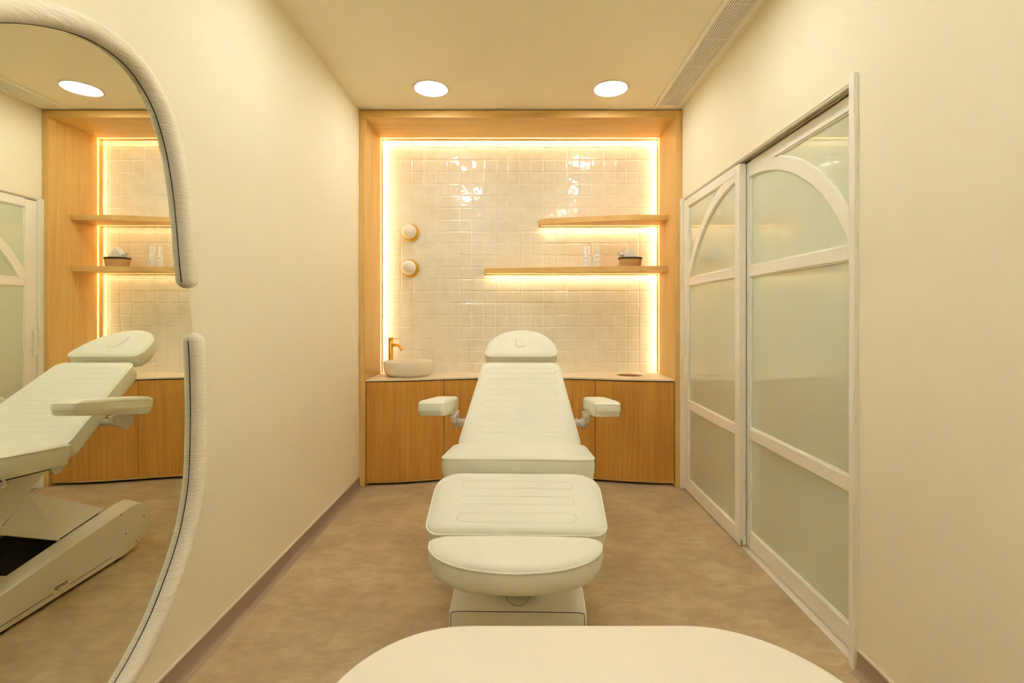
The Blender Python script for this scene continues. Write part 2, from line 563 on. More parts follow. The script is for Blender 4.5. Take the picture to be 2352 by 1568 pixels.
strip(corner(NX1, 1, True), 2, CZ+.01, NZ1-.004)
strip(corner(NZ1, 1), 0, NX0+.004, NX1-.004)

# ------------------------------------------------------------------ base cabinet with wavy front
def wave(x):
    u = (x-NX0)/(NX1-NX0)
    return 3.585+.185*.5*(1-math.cos(2*PI*u))**1.0
cab = thing('base_cabinet', 'oak base cabinet with a curved front under the worktop', 'cabinet', (.015, 3.8, 0))
def front_strip(bm, xa, xb, off0, off1, z0, z1, n=18):
    rings = []
    for i in range(n+1):
        x = xa+(xb-xa)*i/n; y = wave(x)
        rings.append([(x, y+off0, z0), (x, y+off1, z0), (x, y+off1, z1), (x, y+off0, z1)])
    loft(bm, rings)
seams = [NX0+.004, (1019.5-1190)/307.3, (1190-1190+6)/307.3, (1367.5-1190)/307.3, NX1-.004]
# depth makes the seams sit where the curved front is
seams[1] = (1020.5-1190)/F*wave(seams[1]); seams[3] = (1367.5-1190)/F*wave(seams[3])
for a, b in zip(seams, seams[1:]):
    bm = bmesh.new(); front_strip(bm, a+.0017, b-.0017, 0, .019, .036, CZ-.0205); o = link('door', bm, M['oak_door'], cab); bevel(o, .001)
bm = bmesh.new(); front_strip(bm, NX0+.002, NX1-.002, .03, .045, .03, CZ-.014, 40); link('carcass', bm, M['dark'], cab, 40)
bm = bmesh.new(); front_strip(bm, NX0+.002, NX1-.002, .006, .022, .020, .034, 40); link('bottom_rail', bm, M['oak_h'], cab, 40)
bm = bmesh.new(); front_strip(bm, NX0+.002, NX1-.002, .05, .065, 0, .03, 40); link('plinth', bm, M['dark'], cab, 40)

# worktop with a round opening
HX, HY, HR = .898, 3.865, .103
def worktop():
    bm = bmesh.new()
    def ring_pts():
        n = 48
        return [(HX+HR*math.cos(2*PI*i/n), HY+HR*math.sin(2*PI*i/n)) for i in range(n)]
    N = 60
    outer = [(NX0+.001+(NX1-NX0-.002)*i/N, wave(NX0+(NX1-NX0)*i/N)-.004) for i in range(N+1)]+[(NX1-.001, YT-.001), (NX0+.001, YT-.001)]
    for z in (CZ, CZ-.013):
        ov = [bm.verts.new((x, y, z)) for x, y in outer]; iv = [bm.verts.new((x, y, z)) for x, y in ring_pts()]
        es = [bm.edges.new((ov[i], ov[(i+1) % len(ov)])) for i in range(len(ov))]+[bm.edges.new((iv[i], iv[(i+1) % len(iv)])) for i in range(len(iv))]
        bmesh.ops.triangle_fill(bm, use_beauty=True, edges=es)
        if z == CZ: top = (ov, iv)
        else: bot = (ov, iv)
    for a, b in zip(top, bot):
        for i in range(len(a)):
            j = (i+1) % len(a); bm.faces.new((a[i], a[j], b[j], b[i]))
    o = link('worktop', bm, M['counter'], None); bevel(o, .0015)
    return tag(o, 'thin pale stone worktop with a round opening at right', 'worktop')
worktop()
bm = bmesh.new(); n = 48
for r0, r1, z0, z1 in ((HR+.004, HR+.004, -.0135, -.30), (HR+.004, HR+.012, -.30, -.30), (HR+.012, HR+.012, -.30, -.0135), (HR+.012, HR+.004, -.0135, -.0135)):
    loft(bm, [[(HX+r*math.cos(2*PI*i/48), HY+r*math.sin(2*PI*i/48), CZ+z) for i in range(48)] for r, z in ((r0, z0), (r1, z1))], False, False)
bmesh.ops.remove_doubles(bm, verts=bm.verts[:], dist=1e-5)
o = link('bin_chute', bm, M['oak_door'], None, 40); tag(o, 'round wooden bin chute seen through the worktop opening', 'bin')
# close lathe profile (tube wall)
# ------------------------------------------------------------------ shelves
def shelf(pts_front, ztop, th, label, name='wall_shelf'):
    t = thing(name, label, 'shelf', (pts_front[-1][0]-.3, 3.9, ztop-th), group='oak shelves in the niche')
    x0 = pts_front[0][0]
    outline = [(x, y) for x, y in catmull([(a, b, 0) for a, b in pts_front], 6, closed=False) and [(v.x, v.y) for v in catmull([(a, b, 0) for a, b in pts_front], 6, closed=False)]]
    outline += [(NX1-.001, YT-.0035), (x0, YT-.0035)]
    zb = ztop-th
    # board, with a groove for the light along its rear underside
    bm = bmesh.new(); prism(bm, outline, 2, zb+GD, ztop)
    low = [p for p in outline[:-2] if p[1] < GA-.004]
    low = [(low[0][0], GA)]+low+[(NX1-.001, GA)]
    prism(bm, low, 2, zb, zb+GD+.0005)
    box(bm, low[0][0], NX1-.001, GB, YT-.0035, zb, zb+GD+.0005)
    box(bm, x0, low[0][0]+.012, GA-.002, YT-.0035, zb, zb+GD+.0005)
    o = link('board', bm, M['oak_h'], t, 35)
    s = strip(corner(zb, 1), 0, low[0][0]+.016, NX1-.008, t)
    return t
shelf([(.172, 4.0), (.182, 3.945), (.225, 3.905), (.313, 3.876), (.488, 3.835), (.70, 3.782), (.85, 3.752), (.96, 3.744), (NX1-.001, 3.742)],
      H+.780, .042, 'upper, shorter oak shelf with nothing on it')
shelf([(-.282, 4.0), (-.272, 3.95), (-.235, 3.918), (-.13, 3.905), (0, 3.895), (.2, 3.865), (.45, 3.82), (.75, 3.762), (.95, 3.742), (NX1-.001, 3.738)],
      H+.379, .040, 'lower, longer oak shelf carrying bottles and a basket')

# ------------------------------------------------------------------ sconces
def sconce(x, z, label):
    t = thing('wall_sconce', label, 'wall light', (x, YT, z), group='brass globe wall lights')
    bm = bmesh.new(); lathe(bm, [(0, -.003), (.0745, -.003), (.0755, -.006), (.0755, -.013), (.0735, -.0155), (0, -.0155)], (x, YT, z), 56, axis='y')
    link('back_plate', bm, M['brass'], t, 30)
    bm = bmesh.new(); bmesh.ops.create_uvsphere(bm, u_segments=40, v_segments=24, radius=.0605)
    bm.transform(Matrix.Translation((x, YT-.073, z))); link('globe', bm, M['globe'], t, 60)
    bm = bmesh.new(); lathe(bm, [(.026, -.014), (.026, -.024), (.022, -.026), (0, -.026)], (x, YT, z), 32, axis='y'); link('neck', bm, M['brass'], t, 30)
sconce(-.901, H+.685, 'upper of two brass wall lights with white globe')
sconce(-.905, H+.386, 'lower of two brass wall lights with white globe')

# ------------------------------------------------------------------ basin + faucet
BX, BY = -.879, 3.832
bm = bmesh.new()
lathe(bm, [(0, .0005), (.152, .0005), (.154, .008), (.163, .010), (.176, .020), (.1845, .036), (.190, .062), (.1915, .113), (.1905, .1155), (.187, .1155), (.1855, .113),
           (.184, .065), (.176, .036), (.158, .022), (.03, .014), (0, .013)], (BX, BY, CZ), 72)
bs = link('basin', bm, M['ceramic'], None, 40); tag(bs, 'round cream vessel basin standing on the worktop', 'basin')
fc = thing('basin_faucet', 'tall brushed brass basin tap behind the round basin', 'faucet', (-1.054, 3.975, CZ))
fx, fy = -1.054, 3.962
bm = bmesh.new()
lathe(bm, [(0, .0005), (.026, .0005), (.026, .004), (.0205, .006), (.0205, .266), (.0195, .268), (0, .268)], (fx, fy, CZ), 40); link('column', bm, M['brass'], fc, 35)
bm = bmesh.new(); lathe(bm, [(.0185, .266), (.0185, .2695), (.0208, .271), (.0208, .2955), (.0195, .297), (0, .297)], (fx, fy, CZ), 40); link('cap', bm, M['brass'], fc, 35)
dv = Vector((.82, -.57, 0)).normalized()
def fp(s, z): return (fx+dv.x*s, fy+dv.y*s, z)
sp = catmull([fp(.012, 1.033), fp(.05, 1.035), (fp(.085, 1.034)), fp(.107, 1.027), fp(.122, 1.012), fp(.132, .994)], 6, closed=False)
bm = bmesh.new(); tube(bm, sp, .0128, 20); link('spout', bm, M['brass'], fc, 50)
e = Vector(fp(.132, .994)); d2 = (Vector(fp(.132, .994))-Vector(fp(.122, 1.012))).normalized()
bm = bmesh.new(); tube(bm, [e+d2*.0002, e+d2*.0012], .0098, 20); link('aerator', bm, M['metal'], fc, 50)
bm = bmesh.new(); tube(bm, [fp(.01, 1.0865), fp(.085, 1.0865)], .0032, 10); link('lever', bm, M['brass'], fc, 50)

# ------------------------------------------------------------------ shelf objects
SZ = H+.379
def bottle(px, y, w_, h, kind, label):
    x = (px-1190)/F*y; r = w_/2
    t = thing('skincare_bottle', label, 'bottle', (x, y, SZ), group='white skincare bottles on the lower shelf')
    hb = {'pump': .60, 'tube': .80, 'foam': .68, 'drop': .46}[kind]*h
    bm = bmesh.new(); lathe(bm, [(0, .0004), (r*.96, .0004), (r, .003), (r, hb-.006), (r*.9, hb-.002), (r*.62, hb), (0, hb)], (x, y, SZ), 32); link('bottle_body', bm, M['bottle'], t, 40)
    if kind == 'tube':
        prof = [(0, hb), (r*.93, hb), (r*.93, h-.002), (r*.88, h), (0, h)]
    elif kind == 'drop':
        prof = [(0, hb), (r*.7, hb), (r*.7, hb+.02), (r*.42, hb+.024), (r*.42, h-.012), (r*.3, h), (0, h)]
    elif kind == 'foam':
        prof = [(0, hb), (r*.96, hb), (r*.96, hb+.014), (r*.90, hb+.015), (r*.90, h-.004), (r*.82, h), (0, h)]
    else:
        prof = [(0, hb), (r*.95, hb), (r*.85, hb+.012), (r*.62, hb+.03), (r*.6, h-.003), (r*.5, h), (0, h)]
    bm = bmesh.new(); lathe(bm, prof, (x, y, SZ), 32); link('cap', bm, M['bottle'] if kind != 'foam' else M['clear'], t, 40)
    # printed lines
    def line(z, th, a, b):
        bm = bmesh.new(); R = []
        for k in range(9):
            q = -PI/2+(a+(b-a)*k/8)*.8
            cx, cy_ = x+(r+.0003)*math.cos(q), y+(r+.0003)*math.sin(q)
            R.append([bm.verts.new((cx, cy_, SZ+z)), bm.verts.new((cx, cy_, SZ+z+th))])
        for p, q in zip(R, R[1:]): bm.faces.new((p[0], q[0], q[1], p[1]))
        link('label_print', bm, M['print'], t)
    zt = hb*.70
    line(zt, .0030, -.9, -.1); line(zt, .0030, .12, .95)
    line(zt-(.030 if kind != 'drop' else .012), .0011, -.9, .9)
    line(zt-(.045 if kind != 'drop' else .020), .0009, -.6, .6)
    return t
M['clear'] = plain('clear_cap', srgb(250, 246, 238), .15).m
bottle(1344.0, 3.83, .0365, .164, 'pump', 'slim white pump bottle, leftmost on the lower shelf')
bottle(1353.0, 3.885, .0370, .168, 'tube', 'white tube bottle with a flat cap behind the leftmost one')
bottle(1370.8, 3.885, .0395, .174, 'foam', 'tallest white bottle, with a clear overcap')
bottle(1365.2, 3.825, .0365, .104, 'drop', 'shortest white bottle, in front of the tallest one')

def basket_mat(name, c1, c2):
    t = plain(name, c1, .75, spec=.2)
    wv = t.n('ShaderNodeTexWave', bands_direction='Z'); wv.inputs['Scale'].default_value = 70; wv.inputs['Distortion'].default_value = 2.5; wv.inputs['Detail'].default_value = 2
    t.l(t.obj(), wv.inputs[0])
    t.l(t.ramp(wv.outputs['Fac'], [(.1, c2), (.6, c1)]), t.b.inputs['Base Color'])
    t.bump(wv.outputs['Fac'], .7, .003); return t.m
M['straw'] = basket_mat('woven_straw', srgb(214, 172, 112), srgb(176, 128, 70))
M['straw_dark'] = basket_mat('woven_dark', srgb(84, 74, 58), srgb(50, 42, 32))
KX, KY = (1447.3-1190)/F*3.86, 3.86
bk = thing('woven_basket', 'small oval straw basket with a dark rim band', 'basket', (KX, KY, SZ))
bm = bmesh.new(); lathe(bm, [(0, .0005), (.080, .0005), (.085, .010), (.0935, .064), (.090, .064), (.081, .012), (.076, .006), (0, .005)], (KX, KY, SZ), 64, 1, .72); link('bowl', bm, M['straw'], bk, 40)
bm = bmesh.new(); lathe(bm, [(.0905, .0635), (.0945, .0635), (.0965, .067), (.0968, .076), (.0955, .0785), (.092, .078), (.0905, .073), (.0905, .0635)], (KX, KY, SZ), 64, 1, .72)
o = link('rim_band', bm, M['straw_dark'], bk, 40); o['label'] = 'dark woven band'
def towel_mat():
    t = plain('terry_towel', srgb(244, 238, 226), .95, spec=.1)
    t.b.inputs['Sheen Weight'].default_value = .3
    a = t.noise(t.mapped((1, 1, 1)), 420, 2); t.bump(a, .8, .003); return t.m
M['towel'] = towel_mat()
# folded towel: a leaning wedge with soft folds
def towel_wedge():
    bm = bmesh.new(); rings = []
    n = 28
    for k in range(13):
        s = k/12; yy = KY-.034+.068*s
        pts = [(-.044, .030), (-.062, .082), (-.058, .104), (-.044, .122), (-.030, .134), (-.020, .156), (-.010, .169), (-.002, .171), (.010, .158), (.034, .124), (.060, .094), (.074, .080), (.050, .030)]
        P = resample(pts, n)
        sc = .88+.12*math.sin(PI*s); tilt = .004*(s-.5)
        ring = []
        for j, p in enumerate(P):
            q = Vector((p.x*4, p.y*4, s*1.5))
            d = .0035*noise.noise(q*6)
            ring.append((KX+p.x*sc+d+tilt, yy, SZ+.004+(p.y-.004)*(.93+.07*math.sin(PI*s))+d))
        rings.append(ring)
    loft(bm, rings)
    o = link('folded_towel', bm, M['towel'], None, 80)
    m = o.modifiers.new('sub', 'SUBSURF'); m.levels = 1; m.render_levels = 2
    tag(o, 'white towel folded to a peak in the straw basket', 'towel')
towel_wedge()
def towel_roll():
    bm = bmesh.new()
    # spiral strip, its axis leaning across the basket
    ax = Vector((-.80, -.42, .02)).normalized(); u = Vector((0, 0, 1)); v = ax.cross(u).normalized(); u = v.cross(ax)
    c0 = Vector((KX-.078, KY-.020, SZ+.104))
    turns, N = 2.2, 60; L = .045
    outp = []
    for s in (0, 1):
        row = []
        for i in range(N+1):
            a = turns*2*PI*i/N; r = .003+.0205*i/N
            jit = .002*noise.noise(Vector((i*.21, s*3, 2)))
            c = c0+ax*(-L/2+L*s*1.0)+ax*jit
            row.append(c+u*(r+jit)*math.sin(a)+v*(r+jit)*math.cos(a))
        outp.append(row)
    R = [[bm.verts.new(p) for p in row] for row in outp]
    for i in range(N): bm.faces.new((R[0][i], R[0][i+1], R[1][i+1], R[1][i]))
    o = link('rolled_towel', bm, M['towel'], None, 80)
    m = o.modifiers.new('solid', 'SOLIDIFY'); m.thickness = .0075; m.offset = -1
    m2 = o.modifiers.new('sub', 'SUBSURF'); m2.levels = 1; m2.render_levels = 1
    tag(o, 'white rolled towel sticking out of the basket on its left', 'towel')
towel_roll()

# ------------------------------------------------------------------ mirror on the left wall
MX = -1.163
mp = [(1.075, .655), (1.136, .690), (1.215, .7235), (1.267, .739), (1.320, .748), (1.368, .748), (1.410, .742), (1.447, .728), (1.496, .691), (1.541, .636), (1.577, .555), (1.607, .449), (1.627, .3325),
      (1.6486, .148), (1.676, 0.0), (1.692, -.13), (1.699, -.270), (1.700, -.397), (1.695, -.535), (1.684, -.624), (1.658, -.717), (1.6255, -.792), (1.577, -.868), (1.510, -.958), (1.437, -1.022), (1.389, -1.056),
      (1.30, -1.098), (1.20, -1.115), (1.09, -1.10), (.99, -1.03), (.91, -.90), (.86, -.72), (.835, -.45), (.825, -.15), (.83, .12), (.855, .33), (.90, .48), (.98, .59)]
cur = resample(catmull([(a, b, 0) for a, b in mp], 8), 260)
cur = [Vector((p.x, p.y)) for p in cur]
for _ in range(6):
    cur = [(cur[i-1]+cur[i]*2+cur[(i+1) % len(cur)])/4 for i in range(len(cur))]
nrm = []
for i in range(len(cur)):
    t = (cur[(i+1) % len(cur)]-cur[i-1]).normalized(); nrm.append(Vector((-t.y, t.x)))
cen = sum(cur, Vector((0, 0)))/len(cur)
if (cur[0]-cen).dot(nrm[0]) < 0: nrm = [-q for q in nrm]
HW = .028
ctr = [p+q*HW for p, q in zip(cur, nrm)]
mr = thing('wall_mirror', 'large rounded wall mirror with a padded cream fabric border', 'mirror', (XL, 1.27, .9))
bm = bmesh.new()
prism(bm, [(p.x, p.y+H) for p in ctr], 0, XL+.001, MX)
bmesh.ops.recalc_face_normals(bm, faces=bm.faces[:])
for f in bm.faces: f.material_index = 0 if f.normal.x > .9 else 1
o = link('mirror_glass', bm, M['mirror'], mr); o.data.materials.append(M['edge'])
# padded border: open ring, the gap at the right edge
def zgap(p): return p.x > 1.5 and -.056 < p.y < .088
idx = [i for i in range(len(ctr)) if not zgap(ctr[i])]
# rotate so that the run is continuous
brk = [k for k in range(len(idx)) if (idx[k]-idx[k-1]) % len(ctr) != 1]
s = brk[0] if brk else 0
idx = idx[s:]+idx[:s]
def pad():
    bm = bmesh.new(); rings = []
    n = len(idx)
    # arc length from each end for the rounded tips
    run = [0]
    for a, b in zip(idx, idx[1:]): run.append(run[-1]+(ctr[b]-ctr[a]).length)
    tot = run[-1]
    stations = []
    tip = .030
    # dense stations at the tips
    def at(sv):
        k = 0
        lo, hi = 0, n-1
        while hi-lo > 1:
            mid = (lo+hi)//2
            if run[mid] <= sv: lo = mid
            else: hi = mid
        f = (sv-run[lo])/max(run[hi]-run[lo], 1e-9)
        return ctr[idx[lo]].lerp(ctr[idx[hi]], f), nrm[idx[lo]].lerp(nrm[idx[hi]], f).normalized()
    ss = [tip*(1-math.cos(PI/2*k/8)) for k in range(9)]
    ss += [tip+(tot-2*tip)*k/280 for k in range(1, 280)]
    ss += [tot-tip*(1-math.cos(PI/2*k/8)) for k in range(8, -1, -1)]
    for sv in ss:
        p, q = at(sv)
        e = min(sv, tot-sv)
        k = math.sqrt(max(1-(1-min(e/tip, 1))**2, .0004))
        ring = []
        lump = 1+.02*noise.noise(Vector((sv*14, 3, 1)))
        a, b = HW*k*lump, .033*(.35+.65*k)*lump if k < 1 else .033*lump
        b = .033*k*lump
        back = .0215
        m = 20
        for j in range(m+1):
            th = PI*j/m
            c, s_ = math.cos(th), math.sin(th)
            cc = math.copysign(abs(c)**.85, c)
            ring.append((MX+b*abs(s_)**.85, p.x+q.x*a*cc, H+p.y+q.y*a*cc))
        ring.append((MX-back, p.x-q.x*a, H+p.y-q.y*a)); ring.append((MX-back, p.x+q.x*a, H+p.y+q.y*a))
        rings.append(ring)
    loft(bm, rings)
    o = link('padded_border', bm, M['fabric'], mr, 50)
    o['label'] = 'cream ribbed fabric roll'
    # dark joint where pad meets glass
    bm = bmesh.new()
    pts = []
    for sv in ss[7:-7]:
        p, q = at(sv)
        pts.append((MX+.0006, p.x-q.x*(HW+.0004), H+p.y-q.y*(HW+.0004)))
    tube(bm, pts, .0013, 6); j = link('joint_line', bm, M['edge'], mr)
    return o
pad()

# ------------------------------------------------------------------ foreground table
tb = thing('side_table', 'white table with rounded corners nearest the camera', 'table', (.11, .50, 0))
ol = rounded([(-.277, .16), (.490, .16), (.490, .8255), (-.277, .8255)], [.19, .19, .205, .195], 24)
bm = bmesh.new()
def off(pts, d):
    n = len(pts); out = []
    for i in range(n):
        a, b = Vector(pts[i-1]), Vector(pts[(i+1) % n]); t = (b-a).normalized(); out.append((pts[i][0]-t.y*d, pts[i][1]+t.x*d))
    return out
z = .75
rings = [[(x, y, z-.022) for x, y in off(ol, .004)], [(x, y, z-.019) for x, y in ol], [(x, y, z-.003) for x, y in ol], [(x, y, z-.0008) for x, y in off(ol, .0012)], [(x, y, z) for x, y in off(ol, .004)]]
loft(bm, rings)
o = link('tabletop', bm, M['table'], tb, 30); o.data.materials.append(M['tedge'])
for f in o.data.polygons:
    if abs(f.normal.z) < .3: f.material_index = 1
for x, y in ((-.17, .27), (.38, .27), (-.17, .70), (.38, .70)):
    bm = bmesh.new(); tube(bm, [(x, y, .0005), (x, y, z-.022)], .016, 20); link('leg', bm, M['base'], tb, 40)

# ------------------------------------------------------------------ treatment chair
ch = thing('treatment_chair', 'cream padded treatment chair with armrests on a grey lift base', 'chair', (.004, 2.1, 0), math.radians(-1.2))
CM = wm(ch)
def cushion(name, outline, T, puff, loc, pitch, mat, inset=.012, n=120, pipe=.0036, label=None, edge=.010):
    """outline in local x,y; top seam plane at z=0, body below it"""
    holder = bpy.data.objects.new(name, None)
    P = resample(outline, n)
    c = Vector((0, 0))
    xs = [p.x for p in P]; ys = [p.y for p in P]
    c = Vector((0, (min(ys)+max(ys))/2))
    def rg(scale_d, z, sc=None):
        out = []
        for p in P:
            d = p-c; L = d.length
            f = (1-scale_d/L) if sc is None else sc
            q = c+d*f
            out.append((q.x, q.y, z))
        return out
    rings = [rg(0, -T+.004, .55), rg(inset*2.4, -T), rg(inset, -T+.006), rg(.004, -T+.022), rg(0, -T*.55), rg(-.002, -T*.3), rg(0, -.005), rg(.0012, 0)]
    # pillowed top
    for s in (.012, .028, .048, .072, .10, .14, .19, .26, .35, .46, .58, .70, .82, .92, .975):
        rings.append(rg(0, puff*(.86*(1-math.exp(-s/.062))+.14*(1-(1-s)**2)), 1-s))
    bm = bmesh.new(); R = loft(bm, rings, True, False)
    cv = bm.verts.new((c.x, c.y, puff)); last = R[-1]
    for i in range(n): bm.faces.new((last[i], last[(i+1) % n], cv))
    bmesh.ops.recalc_face_normals(bm, faces=bm.faces[:])
    me = bpy.data.meshes.new(name); bm.to_mesh(me); bm.free()
    o = bpy.data.objects.new(name, me); C.objects.link(o); me.materials.append(mat)
    o.parent = ch; o.location = (loc[0], loc[1]-2.1, loc[2]); o.rotation_euler = (pitch, 0, 0)
    smooth(o, 55)
    if label: o['label'] = label
    if pipe:
        bm = bmesh.new()
        pts = [Vector(q) for q in rg(.0006, .0012)]
        tube(bm, pts, pipe, 8, closed=True)
        me = bpy.data.meshes.new('piping'); bmesh.ops.recalc_face_normals(bm, faces=bm.faces[:]); bm.to_mesh(me); bm.free()
        p = bpy.data.objects.new('piping', me); C.objects.link(p); me.materials.append(M['leather']); p.parent = o; smooth(p, 80)
    return o
# backrest: y measured up the slope from its foot
a_b = math.atan2(.318, .48)
L_b = .642
M['lea_back'] = leather('leather_backrest', (.135, .0845, 6, .170, 0.0, .0195))
bk_y, bk_z = 2.130, .6600
back = cushion('backrest', rounded([(-.286, 0), (.286, 0), (.207, L_b), (-.207, L_b)], [.075, .075, .04, .04]), .088, .018, (0, bk_y, bk_z), a_b, M['lea_back'])
# headrest
def dshape(w, d, p=1.0):
    pts = [(-w, 0.035), (-w+.012, .008), (-w+.04, 0), (0, 0), (w-.04, 0), (w-.012, .008), (w, .035)]
    for i in range(1, 40):
        t = PI*i/40
        pts.append((w*math.cos(t), .035+(d-.035)*abs(math.sin(t))**.92))
    return pts
M['lea_head'] = leather('leather_headrest')
head = cushion('headrest', dshape(.204, .292), .080, .016, (0, 2.692, H-.2385), math.radians(28), M['lea_head'])
def pad_plug():
    bm = bmesh.new()
    pts = [(.037*math.copysign(abs(math.cos(t))**.6, math.cos(t)), .139+.062*math.copysign(abs(math.sin(t))**.6, math.sin(t))) for t in [2*PI*i/48 for i in range(48)]]
    def rg(s, z): return [((x)*s, .139+(y-.139)*s, z) for x, y in pts]
    loft(bm, [rg(1.0, .010), rg(1.0, .0165), rg(.96, .0195), rg(.85, .0215), rg(.5, .0235), rg(.1, .024)])
    me = bpy.data.meshes.new('face_plug'); bmesh.ops.recalc_face_normals(bm, faces=bm.faces[:]); bm.to_mesh(me); bm.free()
    o = bpy.data.objects.new('face_plug', me); C.objects.link(o); me.materials.append(M['leather']); o.parent = head; smooth(o, 50)
    o['label'] = 'small rounded face plug'
pad_plug()
# seat
M['lea_seat'] = leather('leather_seat', (.075, .083, 1, .24, 0, .02))
s_p = -math.atan2(.725-.690, .34)
seat = cushion('seat', rounded([(-.302, 0), (.302, 0), (.296, .343), (-.296, .343)], [.035, .035, .05, .05]), .086, .018, (0, 1.862, .720), s_p, M['lea_seat'], inset=.005)
# leg section
l_p = math.atan2(.681-.577, 1.815-1.558)
L_l = math.hypot(.681-.577, 1.815-1.558)
M['lea_leg'] = leather('leather_legrest', (.055, .0775, 3, .182, 0.0, .0185))
leg = cushion('leg_section', rounded([(-.301, 0), (.301, 0), (.301, L_l+.012), (-.301, L_l+.012)], [.045, .045, .085, .085]), .088, .022, (0, 1.556, .566), l_p, M['lea_leg'])
# foot extension (half moon)
pts = []
for i in range(41):
    t = PI+PI*i/40
    pts.append((.268*math.cos(t), .165+.163*math.sin(t)))
pts += [(.270, .175), (.262, .193), (.245, .203), (.12, .208), (0, .209), (-.12, .208), (-.245, .203), (-.262, .193), (-.270, .175)]
foot = cushion('footrest', pts, .072, .020, (0, 1.324, .5650), math.radians(.5), M['leather'], inset=.010)
# armrests
def arm(sx, name='armrest'):
    o = cushion(name, rounded([(-.056, 0), (.056, 0), (.055, .485), (-.055, .485)], [.016, .016, .045, .045]), .050, .017,
                (sx*.3785+.001, 2.040, H-.384), math.atan2(-.060, .48), M['leather'], inset=.010, pipe=.0014, edge=.010)
    for ob in [o]+list(o.children):
        for v in ob.data.vertices:
            if v.co.z < -.001: v.co.z *= 1+.55*v.co.y/.485
    # mounting bracket under the far inner edge
    def loc(x, y, z): return CM @ Vector((x, y-2.1, z))
    bm = bmesh.new()
    prof = [(2.345, .785), (2.352, .752), (2.385, .735), (2.42, .712), (2.445, .696), (2.468, .697), (2.486, .715), (2.496, .765), (2.496, .785)]
    xa, xb = sx*.318, sx*.344
    kx = lambda z: xa+(xb-xa)*min(max((z-.690)/.07, .35), 1)
    loft(bm, [[loc(xa, y, z) for y, z in prof], [loc(kx(z), y, z) for y, z in prof]])
    b = link('armrest_bracket', bm, M['metal'], ch); bevel(b, .004, 3)
    bm = bmesh.new(); tube(bm, [loc(sx*.20, 2.425, .738), loc(sx*.30, 2.425, .738), loc(sx*.302, 2.425, .738), loc(sx*.322, 2.425, .738)], [.017, .017, .021, .021], 24)
    link('pivot_pin', bm, M['metal'], b, 40)
    bm = bmesh.new(); tube(bm, [loc(sx*.285, 2.425, .754), loc(sx*.285, 2.425, .762)], .005, 12); link('screw', bm, M['metal'], b, 40)
arm(-1); arm(1)

# lift base
def W(x, y, z): return CM @ Vector((x, y-2.1, z))
side = [(y+(.018 if y > 2.5 else 0), z) for y, z in [(1.822, .018), (1.818, .060), (1.818, .135), (1.823, .147), (1.840, .153), (1.97, .171), (2.30, .218), (2.545, .2535), (2.60, .2505), (2.635, .232), (2.66, .205), (2.678, .165), (2.680, .125), (2.668, .088), (2.645, .060), (2.60, .036), (2.52, .018)]]
def raised(d):
    out = []
    for y, z in side:
        k = min(max((z-.11)/.04, 0), 1)
        f = min(max((y-1.84)/.20, 0), 1)
        out.append((y+(.004*k if y < 1.9 else 0), z+d*k*(.18+.82*f)))
    return out
def chassis():
    bm = bmesh.new()
    for sx in (-1, 1):
        seq = [(.262, side), (.257, [(y, z+(.004 if z > .12 else 0)) for y, z in side]), (.232, raised(.014)), (.205, raised(.020)), (.185, raised(.021))]
        loft(bm, [[W(sx*x, y, z) for y, z in pr] for x, pr in seq])
    # nose cover joining the two beams
    nose = [(y, z) for y, z in raised(.021) if y < 2.0]+[(2.0, .192), (2.0, .018)]
    nose = [p for p in nose]
    loft(bm, [[W(x, y, z) for y, z in nose] for x in (-.186, .186)])
    o = link('base_frame', bm, M['base'], ch, 32)
    return o
base = chassis()
bm = bmesh.new()
# front seam and its turned-down ends
tube(bm, [W(-.2545, 1.816, .10), W(-.2545, 1.8165, .146), W(-.2530, 1.820, .150)], .0011, 6)
tube(bm, [W(.2545, 1.816, .10), W(.2545, 1.8165, .146), W(.2530, 1.820, .150)], .0011, 6)
tube(bm, [W(-.253, 1.8205, .1505), W(-.235, 1.823, .1525), W(-.205, 1.8235, .1530), W(.205, 1.8235, .1530), W(.235, 1.823, .1525), W(.253, 1.8205, .1505)], .0013, 6)
link('seam', bm, M['rubber'], base)
# half-round service cover on the nose
bm = bmesh.new()
zz = lambda y: .1586+(y-1.84)*.30+.0004
cov = [(.048*math.cos(PI*i/24), 1.900-.052*math.sin(PI*i/24)) for i in range(25)]
tube(bm, [W(x, y, zz(y)) for x, y in cov], .0009, 6)
for sx in (-1, 1):
    bd = bmesh.new(); tube(bd, [W(sx*.042, 1.893, zz(1.893)), W(sx*.042, 1.893, zz(1.893)+.001)], .0022, 8); link('screw', bd, M['rubber'], base)
link('cover_seam', bm, M['metal_dark'], base)
# rocker plate, floor pan
bm = bmesh.new(); bmp = [(-.186, 1.99), (.186, 1.99), (.186, 2.60), (-.186, 2.60)]
loft(bm, [[W(x, y, .02) for x, y in bmp], [W(x, y, .03) for x, y in bmp]]); link('floor_pan', bm, M['basedark'], base)
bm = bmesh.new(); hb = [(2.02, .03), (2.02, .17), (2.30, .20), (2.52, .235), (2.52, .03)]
loft(bm, [[W(x, y, z) for y, z in hb] for x in (-.165, .165)]); link('cavity_shade', bm, M['dark'], ch)  # added black box, puts the shade of the base cavity into colour
